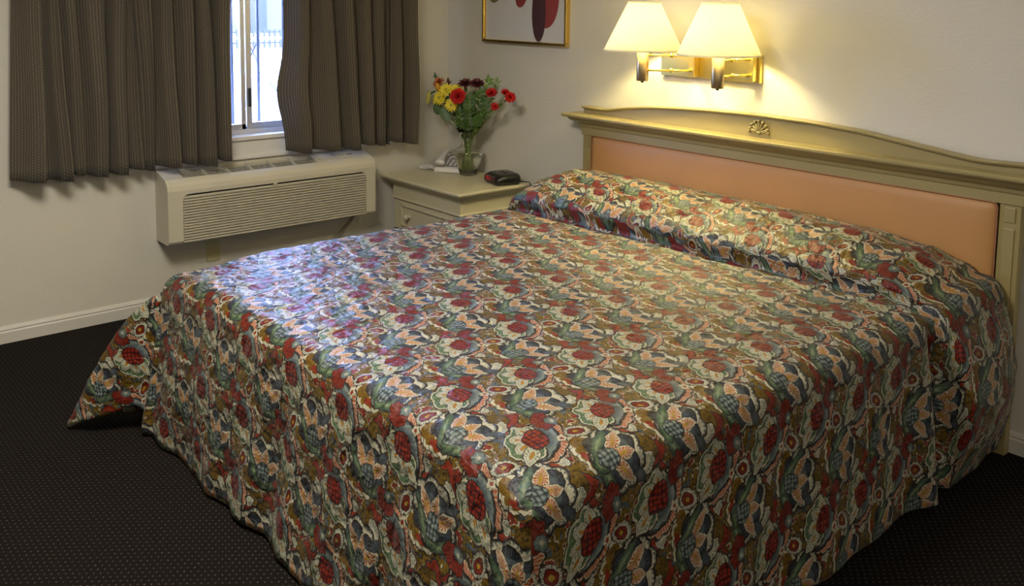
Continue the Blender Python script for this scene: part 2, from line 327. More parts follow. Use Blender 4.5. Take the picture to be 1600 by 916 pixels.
# ------------------------------------------------------------------ room shell
RX, RY, RZ = 5.6, -5.2, 2.42
WY0, WY1, WZ0, WZ1 = -1.95, -.40, .80, 2.12
struct(obj('floor', B(0, RX, RY, 0, -.1, 0), 'carpet'))
struct(obj('ceiling', B(-.15, RX+.15, RY-.15, .15, RZ, RZ+.12), 'ceil'))
bm = bmesh.new()
box(bm, -.15, 0, RY, WY0, -.1, RZ); box(bm, -.15, 0, WY1, 0, -.1, RZ); box(bm, -.15, 0, WY0, WY1, -.1, WZ0-.11); box(bm, -.15, 0, WY0, WY1, WZ1, RZ)
struct(obj('wall_left', bm, 'wall'))
struct(obj('wall_back', B(-.15, RX+.15, 0, .15, -.1, RZ), 'wall'))
struct(obj('wall_right', B(RX, RX+.15, RY, 0, -.1, RZ), 'wall'))
struct(obj('wall_front', B(-.15, RX+.15, RY-.15, RY, -.1, RZ), 'wall'))
bp = [(0, 0), (.014, 0), (.014, .048), (.010, .054), (.012, .060), (.006, .072), (0, .074)]
bm = bmesh.new(); prism_y(bm, bp, RY, -.014); struct(obj('baseboard_left', bm, 'white_trim'))
bm = bmesh.new(); a = [bm.verts.new((0, -x, z)) for x, z in bp]; b_ = [bm.verts.new((RX, -x, z)) for x, z in bp]
for i in range(len(bp)): bm.faces.new((a[i], a[(i+1) % len(bp)], b_[(i+1) % len(bp)], b_[i]))
bm.faces.new(a); bm.faces.new(b_[::-1]); struct(obj('baseboard_back', bm, 'white_trim'))
# ------------------------------------------------------------------ window
win = bpy.data.objects.new('window_1', None); C.objects.link(win); struct(win); win.location = (-.08, -1.17, WZ0)
bm = bmesh.new(); box(bm, -.149, .028, WY0-.03, WY1+.03, WZ0-.012, WZ0+.010); box(bm, -.14, .014, WY0, WY1, .705, WZ0-.012); box(bm, 0, .022, WY0, WY1, .693, .712)
obj('window_sill', bm, 'sill', win, bevel=.004)
bm = bmesh.new(); z0 = WZ0+.010
box(bm, -.125, -.055, WY0, WY1, z0, z0+.022); box(bm, -.125, -.055, WY0, WY1, WZ1-.03, WZ1); box(bm, -.125, -.055, WY0, WY0+.03, z0, WZ1); box(bm, -.125, -.055, WY1-.03, WY1, z0, WZ1)
box(bm, -.082, -.078, WY0, WY1, z0+.022, z0+.036)
obj('window_frame', bm, 'alu', win, bevel=.002)
def sash(y0, y1, x, name):
    s = bmesh.new(); w = .024
    box(s, x-.012, x+.012, y0, y0+w, z0+.022, WZ1-.03); box(s, x-.012, x+.012, y1-w, y1, z0+.022, WZ1-.03)
    box(s, x-.012, x+.012, y0, y1, z0+.022, z0+.050); box(s, x-.012, x+.012, y0, y1, WZ1-.06, WZ1-.03)
    so = obj('sash', s, 'alu', win, bevel=.002); so['label'] = name
    g = obj('glass_pane', B(x-.002, x+.002, y0+w, y1-w, z0+.05, WZ1-.06), 'pane', so)
    return so
sash(WY0+.03, -1.222, -.070, 'fixed left window sash with aluminium stile'); s2 = sash(-1.218+.012, WY1-.03, -.100, 'sliding right window sash')
s2lat = bmesh.new(); box(s2lat, -.085, -.062, -1.216, -1.186, z0, WZ1-.03); obj('meeting_stile', s2lat, 'alu', win, bevel=.003)
obj('latch', B(-.062, -.048, -1.208, -1.196, .945, 1.04), 'black', win, bevel=.003)
# security bars outside the glass
gr = thing('security_grille', 'pale vertical security bars just outside the window glass', 'grille', (-.22, -1.17, .8))
for y in [-1.80+i*.145 for i in range(10)]:
    t = bmesh.new(); tube(t, [(-.22, y, .70), (-.22, y, 2.15)], .0085, 8); obj('bar', t, 'bar', gr, smooth=True)
for z in (.70, 2.15): obj('rail', B(-.235, -.205, -1.95, -.4, z-.012, z+.012), 'bar', gr)
for y in (-1.95, -.4):
    for z in (.70, 2.15): obj('bracket', B(-.235, -.15, y-.012, y+.012, z-.012, z+.012), 'bar', gr)
# ------------------------------------------------------------------ curtains
def curtain(name, label, ytop, ybot, et, eb, seed, group):
    rnd = random.Random(seed); z0, z1 = .715, 2.16; nz, nt_ = 36, 18
    n = len(eb)-1; amps = [rnd.uniform(.75, 1.1) for _ in range(n)]; pk = [rnd.uniform(.62, .84) for _ in range(n)]
    bm = bmesh.new(); uvl = bm.loops.layers.uv.new('UVMap'); rows = []
    for k in range(nz+1):
        z = z0 + (z1-z0)*k/nz; tz = (z-.715)/(1.48-.715); row = []; U_ = 0; prev = None
        for i in range(n):
            a0 = lerp(eb[i], et[i], tz if tz < 1 else 1); a1 = lerp(eb[i+1], et[i+1], tz if tz < 1 else 1)
            for j in range(nt_ + (1 if i == n-1 else 0)):
                t = j/nt_
                A = .090*amps[i]*min(1.15, (a1-a0)/.075)*(1.0-.15*min(1, max(0, tz)))
                A = min(A, .088)
                g = sm(t/pk[i]) if t < pk[i] else 1-sm((t-pk[i])/(1-pk[i]))
                over = .020*math.sin(PI*t)*amps[i]
                y = a0 + (a1-a0)*t + (over if t > .5 else 0) + .006*math.sin(z*5+i*2.1+seed)*math.sin(PI*t)
                x = .052 + A*g + .004*math.sin(z*9+i*1.7) * g + .006*math.sin(t*2*PI*2 + i)*(.5+.5*math.sin(z*3+i))
                if seed == 7 and i == 0: x += .03*math.exp(-((z-.9)/.12)**2)*sm(t*2)*(1-t) ; y -= .045*math.exp(-((z-1.02)/.16)**2)*(1-t)
                p = Vector((x, y, z + (.010*math.sin(i*2.3+seed) - .012*g if k == 0 else 0)))
                if prev is not None: U_ += (Vector((p.x, p.y)) - Vector((prev.x, prev.y))).length
                prev = p; row.append((bm.verts.new(p), U_ if k == 0 else None))
        rows.append(row)
    us = [r[1] for r in rows[0]]
    for k in range(nz):
        for j in range(len(us)-1):
            f = bm.faces.new((rows[k][j][0], rows[k][j+1][0], rows[k+1][j+1][0], rows[k+1][j][0]))
            for l, (u, v) in zip(f.loops, ((us[j], k), (us[j+1], k), (us[j+1], k+1), (us[j], k+1))): l[uvl].uv = (u, z0+(z1-z0)*v/nz)
    o = obj(name, bm, 'curtain', smooth=True, recalc=False)
    s = o.modifiers.new('thickness', 'SOLIDIFY'); s.thickness = .003; s.offset = 0
    tag(o, label, 'curtain', group); return o
def mp(pxs, p0, p1, y0, y1): return [y0 + (p-p0)/(p1-p0)*(y1-y0) for p in pxs]
curtain('curtain', 'wide brown striped pleated curtain left of the window gap', 0, 0,
        mp([20, 61, 80, 104, 151, 180, 190, 223, 252, 290, 320, 355], 20, 355, -2.30, -1.365), mp([18, 69, 102, 123, 154, 185, 213, 230, 274, 300, 333, 357], 18, 357, -2.335, -1.385), 3, 'brown striped window curtains')
curtain('curtain', 'narrower brown striped curtain between window gap and corner', 0, 0,
        mp([441, 474, 512, 543, 573, 591, 602, 622, 651], 441, 650, -1.065, -.285), mp([452, 486, 531, 557, 584, 597, 605, 628, 652], 452, 652, -1.06, -.29), 7, 'brown striped window curtains')
tr = thing('curtain_track', 'white curtain track fixed above the window', 'curtain track', (.06, -1.3, 2.18))
obj('rail', B(.04, .075, -2.36, -.24, 2.165, 2.19), 'white_trim', tr)
for y in (-2.2, -1.3, -.4): obj('bracket', B(0, .045, y-.015, y+.015, 2.165, 2.20), 'white_trim', tr)
# ------------------------------------------------------------------ wall air conditioner
AY0, AY1, AZ, AD, AH = -1.7102, -.5949, .3475, .158, .336
ac = thing('air_conditioner', 'cream wall air conditioner with louvred front under the window', 'air conditioner', (.0, -1.15, AZ))
def aprof(cut_front=False, cut_top=False):
    p = [(0, 0)]
    if cut_front: p += [(AD-.022, 0), (AD-.022, .232), (AD, .236)]
    else: p += [(AD-.03, 0), (AD-.008, .004), (AD, .016)]
    p += [(AD, .255), (AD-.005, .275), (AD-.016, .293), (AD-.032, .305)]
    if cut_top: p += [(AD-.036, .307), (AD-.038, .285), (.024, .305), (.022, .328)]
    p += [(.010, AH), (0, AH)] if cut_top else [(AD-.05, .311), (.012, AH), (0, AH)]
    return [(x, AZ+z) for x, z in p]
bm = bmesh.new(); GY0, GY1, TY0, TY1 = -1.640, -.652, -1.62, -.92
for y0, y1, cf, ct in ((AY0, GY0, 0, 0), (GY0, TY0, 1, 0), (TY0, TY1, 1, 1), (TY1, GY1, 1, 0), (GY1, AY1, 0, 0)): prism_y(bm, aprof(cf, ct), y0, y1)
bmesh.ops.remove_doubles(bm, verts=bm.verts[:], dist=1e-5)
obj('casing', bm, 'ac', ac)
bm = bmesh.new(); prism_y(bm, [(AD-.021, AZ+.002), (AD-.019, AZ+.002), (AD-.019, AZ+.230), (AD-.021, AZ+.230)], GY0+.002, GY1-.002); obj('grille_backing', bm, 'acd', ac)
NS = 17
for i in range(NS):
    z = AZ + .006 + i*(.222/NS); s = bmesh.new()
    ins = 0
    prism_y(s, [(AD-.016, z+.0100), (AD-.004, z+.0005), (AD-.0005, z+.0015), (AD-.0005, z+.0060), (AD-.012, z+.0112)], GY0+.003+ins, GY1-.003-ins); obj('louver', s, 'acs', ac)
for y, sg in ((GY0, 1), (GY1, -1)):
    f = bmesh.new(); pts = [(y, AZ+.236), (y+sg*.026, AZ+.236), (y+sg*.012, AZ+.229), (y+sg*.004, AZ+.221), (y, AZ+.206)]
    a = [f.verts.new((AD-.02, yy, zz)) for yy, zz in pts]; c = [f.verts.new((AD, yy, zz)) for yy, zz in pts]
    for k in range(5): f.faces.new((a[k], a[(k+1) % 5], c[(k+1) % 5], c[k]))
    f.faces.new(a); f.faces.new(c); obj('corner_fillet', f, 'ac', ac)
bm = bmesh.new(); prism_y(bm, [(.026, AZ+.3065), (AD-.04, AZ+.2885), (AD-.04, AZ+.2905), (.026, AZ+.3085)], TY0+.002, TY1-.002); obj('vent_backing', bm, 'acd', ac)
for i in range(6):
    x = .035 + i*.0155; zt = AZ+.328-(x-.022)*.21; s = bmesh.new(); prism_y(s, [(x, zt-.0015), (x+.0038, zt-.0023), (x+.0038, zt-.0006), (x, zt)], TY0+.001, TY1-.001); obj('vent_slat', s, 'acs', ac)
for i in range(1, 6):
    y = TY0 + (TY1-TY0)*i/6; s = bmesh.new(); prism_y(s, [(.022, AZ+.318), (AD-.036, AZ+.295), (AD-.036, AZ+.308), (.022, AZ+.330)], y-.0018, y+.0018); obj('vent_rib', s, 'ac', ac)
bm = bmesh.new(); zz = lambda x: AZ+.336-(x-.012)*.235
prism_y(bm, [(.03, zz(.03)), (.105, zz(.105)), (.105, zz(.105)+.004), (.03, zz(.03)+.004)], -.80, -.665); obj('control_door', bm, 'ac', ac, bevel=.0015)
bm = bmesh.new(); prism_y(bm, [(.085, zz(.085)), (.105, zz(.105)), (.105, zz(.105)+.0025), (.085, zz(.085)+.0025)], -.895, -.81); obj('finger_recess', bm, 'acs', ac)
bm = bmesh.new(); prism_y(bm, [(.075, zz(.075)+.003), (.082, zz(.082)+.003), (.082, zz(.082)+.0048), (.075, zz(.075)+.0048)], -.725, -.690); obj('badge', bm, 'acd', ac)
obj('latch_tab', B(AD-.001, AD+.002, -1.185, -1.165, AZ+.226, AZ+.240), 'ac', ac)
# power cord
bm = bmesh.new(); tube(bm, [(.02, -.60-.02, .352), (.02, -.66, .300), (.018, -.74, .225), (.016, -.84, .15), (.016, -.93, .09), (.02, -1.0, .08)], .009, 8)
tag(obj('power_cord', bm, 'cord', smooth=True), 'tan power cord hanging down the wall from the air conditioner', 'cord')
# outlet
ol = thing('wall_outlet', 'small tan outlet plate on the wall below the air conditioner', 'outlet', (.003, -1.436, .25))
obj('cover_plate', B(0, .006, -1.470, -1.402, .200, .300), 'plate', ol, bevel=.002)
for z in (.232, .268): obj('socket', B(.006, .0085, -1.452, -1.420, z-.012, z+.012), 'plate', ol, bevel=.001)
# ------------------------------------------------------------------ nightstand
ns = thing('nightstand', 'cream painted nightstand with drawer in the room corner', 'nightstand', (.42, -.26, 0))
nx0, nx1, nyf, nyb, nz = .095, .705, -.440, -.022, .537
bm = bmesh.new(); foot_loft(bm, nx0, nx1, nyf, nyb, [(.0, nz-.052), (.008, nz-.050), (.014, nz-.040), (.022, nz-.031), (.038, nz-.024), (.052, nz-.016), (.055, nz-.010), (.055, nz-.003), (.052, nz)]); obj('top', bm, 'ns', ns, bevel=.0015)
bm = bmesh.new(); box(bm, nx0, nx1, nyf, nyb, .405, nz-.052); foot_loft(bm, nx0, nx1, nyf, nyb, [(.0, .405), (.006, .408), (.006, .414), (0, .418)]); obj('apron', bm, 'ns', ns)
bm = bmesh.new(); box(bm, nx0+.004, nx1-.004, nyf+.014, nyb, .06, .405); box(bm, nx0+.004, nx0+.062, nyf+.004, nyf+.02, .06, .405); box(bm, nx1-.062, nx1-.004, nyf+.004, nyf+.02, .06, .405)
box(bm, nx0+.004, nx1-.004, nyf+.004, nyf+.02, .232, .242); box(bm, nx0-.004, nx1+.004, nyf-.004, nyb, 0, .06); obj('carcass', bm, 'ns', ns, bevel=.0015)
for z0_, z1_ in ((.068, .228), (.246, .400)):
    d = bmesh.new(); box(d, nx0+.066, nx1-.066, nyf+.001, nyf+.013, z0_, z1_)
    f0 = [(nx0+.066, nyf+.001), ]
    dr = obj('drawer', d, 'ns', ns, bevel=.002)
    xa, xb = nx0+.086, nx1-.086; za, zb = z0_+.018, z1_-.018; fr = bmesh.new()
    for q in ((xa, xb, za, za+.010), (xa, xb, zb-.010, zb), (xa, xa+.010, za, zb), (xb-.010, xb, za, zb)): box(fr, q[0], q[1], nyf-.009, nyf+.001, q[2], q[3])
    obj('panel_moulding', fr, 'ns', dr, bevel=.003)
    for x in (nx0+.16, nx1-.16):
        k = bmesh.new(); pr = [(.010, 0), (.010, .003), (.007, .006), (.007, .012), (.013, .017), (.017, .025), (.015, .033), (.009, .038), (.0005, .040)]
        rings(k, [[(x + r*math.cos(2*PI*j/16), nyf+.001-h, (z0_+z1_)/2 + r*math.sin(2*PI*j/16)) for j in range(16)] for r, h in [(max(r, .0004), h) for r, h in pr]]); obj('knob', k, 'ns', dr, smooth=True)
# ------------------------------------------------------------------ headboard
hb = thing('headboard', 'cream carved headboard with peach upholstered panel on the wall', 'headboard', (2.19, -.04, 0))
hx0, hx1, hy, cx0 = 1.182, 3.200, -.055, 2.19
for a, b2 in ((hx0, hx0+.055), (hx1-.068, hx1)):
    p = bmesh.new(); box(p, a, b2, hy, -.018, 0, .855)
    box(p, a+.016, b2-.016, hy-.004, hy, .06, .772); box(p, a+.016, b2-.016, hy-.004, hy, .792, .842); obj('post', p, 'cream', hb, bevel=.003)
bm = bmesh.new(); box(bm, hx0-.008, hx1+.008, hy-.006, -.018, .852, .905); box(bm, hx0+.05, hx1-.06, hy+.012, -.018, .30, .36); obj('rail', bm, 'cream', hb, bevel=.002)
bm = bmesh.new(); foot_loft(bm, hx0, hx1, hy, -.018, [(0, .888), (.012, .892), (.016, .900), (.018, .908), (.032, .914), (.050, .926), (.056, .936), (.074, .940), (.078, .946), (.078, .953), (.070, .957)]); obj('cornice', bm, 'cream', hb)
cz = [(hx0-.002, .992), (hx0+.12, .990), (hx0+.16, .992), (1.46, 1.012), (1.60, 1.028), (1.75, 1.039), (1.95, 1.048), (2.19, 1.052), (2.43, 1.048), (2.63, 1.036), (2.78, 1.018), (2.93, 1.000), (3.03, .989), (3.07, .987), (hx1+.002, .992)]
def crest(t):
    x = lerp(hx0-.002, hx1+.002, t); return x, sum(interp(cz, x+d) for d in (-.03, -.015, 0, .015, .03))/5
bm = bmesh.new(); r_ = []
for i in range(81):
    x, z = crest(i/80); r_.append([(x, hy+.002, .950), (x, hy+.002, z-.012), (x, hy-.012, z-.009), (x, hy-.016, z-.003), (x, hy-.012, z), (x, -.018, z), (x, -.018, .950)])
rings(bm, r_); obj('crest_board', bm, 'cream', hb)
# shell carving
bm = bmesh.new(); sx, sz = cx0-.004, .978
def blob(bm, c, ax, az, r, rx, ry, rz, n=10, mrow=6):
    rs = []
    for i in range(1, mrow):
        t = PI*i/mrow; ring = []
        for k in range(n):
            a = 2*PI*k/n; lx, lz, ly = rx*math.sin(t)*math.cos(a), -rz*math.cos(t), ry*math.sin(t)*math.sin(a)
            ring.append((c[0]+lx*math.cos(r)+lz*math.sin(r), c[1]+ly, c[2]-lx*math.sin(r)+lz*math.cos(r)))
        rs.append(ring)
    rings(bm, rs)
for i in range(-3, 4):
    a = i*.42; ln = .026-.001*abs(i); blob(bm, (sx+math.sin(a)*ln, hy-.002, sz+math.cos(a)*ln), 0, 0, a, .0045, .008, .020)
    a2 = a; blob(bm, (sx+math.sin(a2)*(ln+.021), hy-.005, sz+math.cos(a2)*(ln+.021)), 0, 0, a2, .0075, .008, .0055)
for s in (-1, 1): blob(bm, (sx+s*.0455, hy-.004, sz+.001), 0, 0, s*1.9, .0065, .008, .0065); blob(bm, (sx+s*.030, hy-.003, sz+.004), 0, 0, s*1.25, .0035, .006, .015)
blob(bm, (sx, hy-.003, sz-.001), 0, 0, 0, .011, .007, .007); obj('shell_carving', bm, 'cream', hb, smooth=True)
# upholstered panel (rounded corners, pillowed edge)
def rrect(x0, x1, z0, z1, r, ins, n=6):
    x0 += ins; x1 -= ins; z0 += ins; z1 -= ins; out = []
    for cxx, czz, a0 in ((x1-r, z0+r, -90), (x1-r, z1-r, 0), (x0+r, z1-r, 90), (x0+r, z0+r, 180)):
        for k in range(n+1):
            a = math.radians(a0+90*k/n); out.append((cxx+r*math.cos(a), czz+r*math.sin(a)))
    return out
px0, px1, pz0, pz1 = 1.243, 3.126, .34, .852
bm = bmesh.new(); rings(bm, [[(x, y, z) for x, z in rrect(px0, px1, pz0, pz1, .02, ins)] for ins, y in ((0, -.03), (.001, hy-.000), (.006, hy-.006), (.016, hy-.011), (.035, hy-.014), (.10, hy-.016))]); obj('upholstered_panel', bm, 'peach', hb, smooth=True)
bm = bmesh.new(); rr = rrect(px0, px1, pz0, pz1, .02, -.001); tube(bm, [(x, hy-.004, z) for x, z in rr]+[(rr[0][0], hy-.004, rr[0][1])], .0032, 6); obj('piping', bm, 'piping', hb, smooth=True)
# ------------------------------------------------------------------ bed
bx0, bx1, byF, byH = 1.235, 3.135, -2.125, -.075
bed = thing('bed', 'king bed base and mattress hidden under the printed bedspread', 'bed', (2.19, -1.1, 0))
obj('box_spring', B(bx0+.07, bx1-.07, byF+.07, byH-.01, .10, .33), 'boxspring', bed, bevel=.02)
obj('mattress', B(bx0+.06, bx1-.06, byF+.06, byH-.005, .33, .535), 'mattress', bed, bevel=.05, seg=4)
for x in (bx0+.15, bx1-.15, 2.19):
    for y in (byF+.15, byH-.15):
        t = bmesh.new(); lathe(t, [(.02, 0), (.025, .10)], x, y, 12, True); obj('leg', t, 'black', bed)
# bedspread
ZT = .580; R0 = .065
ix0, ix1, iyF, iyH = bx0+R0-.02, bx1-R0+.02, byF+R0-.02, byH
rnd = random.Random(11)
def n2(x, y, s=0):
    return (math.sin(x*7.1+1.3*math.sin(y*5.3+s)+s)+math.sin(y*8.7+1.7*math.sin(x*6.1+s*2)+s*1.7)+math.sin((x+y)*13.3+s*3.1+math.sin(x*11))*.6+math.sin((x-y)*23.1+s+1.3*math.sin(y*17))*.4)/3
def n3(x, y): return math.sin(x*47+2.1*math.sin(y*31))*math.sin(y*53+1.9*math.sin(x*37+1))*.5+math.sin(x*83+1.7*math.sin(y*61))*math.sin(y*71+x*9)*.3
def pill(x, y):
    """extra height of the pillow roll at the head end"""
    yc = -.545 + .045*(x-1.256)
    d = y - yc                                        # 0 at crease, ~.45 at headboard
    prof = sinterp([(-.09, 0), (-.02, -.022), (.004, -.016), (.022, .040), (.055, .085), (.10, .118), (.16, .142), (.24, .153), (.34, .143), (.48, .110)], d)
    ex = sinterp([(1.10, .15), (1.18, .42), (1.26, .78), (1.38, 1.0), (1.7, 1.02), (2.3, .93), (2.7, .84), (2.92, .66), (3.04, .42), (3.14, .10), (3.2, 0)], x)
    return prof*ex if prof > 0 else prof
def topz(x, y):
    z = ZT + pill(x, y) + .005*n2(x*1.0, y*1.0) + .0022*n3(x, y)
    z -= .022*(sm(1-math.hypot(x-ix0, y-iyF)/.30)) + .018*(sm(1-math.hypot(x-ix1, y-iyF)/.25))
    z -= .012*(max(0, (abs(x-2.185)-.80)/.15))**2*1.0 if abs(x-2.185) > .80 else 0
    return z
NX, NY = 110, 124
xs = [lerp(ix0, ix1, i/NX) for i in range(NX+1)]; ys = []
for j in range(NY+1):
    t = j/NY; ys.append(lerp(iyF, -.62, t/.66) if t < .66 else (lerp(-.62, -.40, (t-.66)/.20) if t < .86 else lerp(-.40, iyH, (t-.86)/.14)))
arc = [0.0]
def ovf(x, y): pz = pill(x, y); yc = -.545 + .045*(x-1.256); return .050*math.exp(-((pz-.050)/.045)**2)*math.exp(-((y-yc-.035)/.05)**2)
for j in range(NY): arc.append(arc[-1] + math.hypot(ys[j+1]-ys[j]-ovf(2.2, ys[j+1])+ovf(2.2, ys[j]), topz(2.2, ys[j+1])-topz(2.2, ys[j])))
OU, OV = -2.737, 2.33
def vof(j): return iyF + arc[j] + OV
bm = bmesh.new(); uvl = bm.loops.layers.uv.new('UVMap'); UVS = {}
grid = [[None]*(NX+1) for _ in range(NY+1)]
for j, y in enumerate(ys):
    for i, x in enumerate(xs):
        ov = ovf(x, y)
        v = bm.verts.new((x, y-ov, topz(x, y))); grid[j][i] = v; UVS[v] = (x+OU, vof(j))
def quad(a, b, c, d):
    f = bm.faces.new((a, b, c, d))
    for l in f.loops: l[uvl].uv = UVS[l.vert]
for j in range(NY):
    for i in range(NX): quad(grid[j][i], grid[j][i+1], grid[j+1][i+1], grid[j+1][i])
# stations round the skirt: (top vertex, direction, kind, parameter)
st = []
for j in range(NY, 0, -1): st.append((grid[j][0], 180.0, 'L', ys[j], j))
NC = 44
for k in range(NC+1): st.append((grid[0][0], 180.0+90*k/NC, 'CL', k/NC, 0))
for i in range(1, NX): st.append((grid[0][i], 270.0, 'F', xs[i], 0))
for k in range(NC+1): st.append((grid[0][NX], 270.0+90*k/NC, 'CR', k/NC, 0))
for j in range(1, NY+1): st.append((grid[j][NX], 0.0, 'R', ys[j], j))
NR = 34
def skirt(s):
    v0, ang, kind, par, j = s; p0 = v0.co.copy(); z0 = p0.z
    hem, flare, fold = .03, .03, 0.0
    cols = []
    if kind == 'L':
        flare = .035 + .012*math.sin(par*9) + .010*math.sin(par*17+1)
        t = sm((-par-1.5)/.55); flare += .05*t; hem = .03
        flare -= .0
    elif kind == 'CL':
        flare = sinterp([(0, .085), (.30, .16), (.50, .29), (.585, .345), (.66, .26), (.74, .10), (.80, .062), (.86, .085), (.92, .085), (1, .060)], par)
        hem = sinterp([(0, .03), (.45, .025), (.585, .008), (.66, .05), (.74, .10), (.80, .07), (.88, .02), (1, .012)], par)
    elif kind == 'F':
        flare = .055 + .010*math.sin(par*11+.6) + .006*math.sin(par*23); hem = .012+.004*math.sin(par*7)
        flare += .01*sm((1.45-par)/.2)
    elif kind == 'CR':
        flare = .055 + .03*math.sin(PI*par) + .012*math.sin(par*PI*5); hem = .015
    else:
        flare = .045 + .010*math.sin(par*10) + .006*math.sin(par*21+1); hem = .03
        b = sm((par+.52)/.10); flare += .0*b
    out = []
    a = math.radians(ang); d = Vector((math.cos(a), math.sin(a), 0))
    total = z0 - hem
    for r in range(1, NR+1):
        t = r/NR
        arcR = R0*PI/2; L = arcR + total - R0; s_ = L*t
        if s_ < arcR: h = R0*math.sin(s_/R0); dz = R0*(1-math.cos(s_/R0))
        else: h = R0 + flare*((s_-arcR)/(L-arcR))**(.62 if kind == 'CL' and par < .72 else 1.0); dz = R0 + (s_-arcR)
        tt = max(0, (s_-arcR)/(L-arcR))
        if kind == 'R':                      # pillow drape belly and the tuck in front of it
            belly = sm((par+.50)/.09)*(1-.35*sm((par+.20)/.14)); tuck = math.exp(-((par+.515)/.035)**2)
            h += belly*(.085*math.sin(PI*min(1, (tt*.92+.10)))) - tuck*.05*sm(t*3) - .03*belly*(1-sm(t*3))*0
            h += .018*math.exp(-((par+.60)/.05)**2)*sm(t*2)
        if kind == 'L':
            belly = sm((par+.50)/.12); h += belly*.03*math.sin(PI*t)
        if kind == 'F': h += .006*math.sin(par*31+tt*3)*tt + .010*math.exp(-((tt-.55)/.3)**2)*math.sin(par*5)
        if kind == 'CL' and par > .6: h -= .0
        q = p0 + d*h; q.z = z0 - dz
        q += d*(.004*n2(q.x*1.6+q.z*2.2, q.y*1.6-q.z*3.1, 2)+.003*n3(q.x+q.y, q.z)*1.0)*min(1, t*4)
        if kind in ('L', 'R', 'CL', 'CR'): pass
        # print coordinates run on over the edge
        uv = (p0.x + OU + math.cos(a)*s_, vof(j) + math.sin(a)*s_)
        out.append((q, uv))
    return out
data = []
for s_t in st:
    col = []
    for q, uv in skirt(s_t):
        q.z = max(q.z, .006)
        if q.y > -.022: q.y = -.022
        col.append([q, uv])
    data.append(col)
def length_to(i, k_end, r):                     # cloth length along the ring at row r between two stations
    a, b = sorted((i, k_end)); return sum((data[n][r][0]-data[n+1][r][0]).length for n in range(a, b))
cl = [i for i, q in enumerate(st) if q[2] == 'CL']; cr = [i for i, q in enumerate(st) if q[2] == 'CR']; mid = (cr[0]+cr[-1])//2
def drop(i, r):                                 # cloth length down the station
    return math.hypot(data[i][r][1][0]-(st[i][0].co.x+OU), data[i][r][1][1]-vof(st[i][4]))
alt = {}                                        # second set of print coordinates where two cloth directions meet
foot = {}
for i in cl: foot[i] = [(ix0+OU-length_to(i, cl[-1], r), vof(0)-drop(i, r)) for r in range(NR)]
for i in cr:
    fo = [(ix1+OU+length_to(cr[0], i, r), vof(0)-drop(i, r)) for r in range(NR)]
    ri = [(ix1+OU+drop(i, r), vof(0)-length_to(i, cr[-1], r)) for r in range(NR)]
    foot[i] = fo if i <= mid else ri
    if i == mid: alt[i] = ri
top0 = {i: UVS[st[i][0]] for i in range(len(st))}
own = [foot.get(i, [d[1] for d in data[i]]) for i in range(len(st))]
side0 = [d[1] for d in data[cl[0]]]
verts = [[st[i][0]] + [bm.verts.new(d[0]) for d in data[i]] for i in range(len(st))]
for i in range(len(st)-1):
    a, b = verts[i], verts[i+1]; ua = own[i]; ub = own[i+1]
    if i+1 == cl[0]: ub = side0
    if i == mid: ua = alt[mid]
    ua = [top0[i]]+list(ua); ub = [top0[i+1]]+list(ub)
    for r in range(NR):
        if a[r] is b[r]: vs_, us_ = (a[r], a[r+1], b[r+1]), (ua[r], ua[r+1], ub[r+1])
        else: vs_, us_ = (a[r], a[r+1], b[r+1], b[r]), (ua[r], ua[r+1], ub[r+1], ub[r])
        f = bm.faces.new(vs_)
        for l, q in zip(f.loops, us_): l[uvl].uv = q
sp = obj('bedspread', bm, 'spread', smooth=True)
so = sp.modifiers.new('thickness', 'SOLIDIFY'); so.thickness = .010; so.offset = -1
tag(sp, 'quilted bedspread printed with red and blue-green flowers over the king bed', 'bedspread')
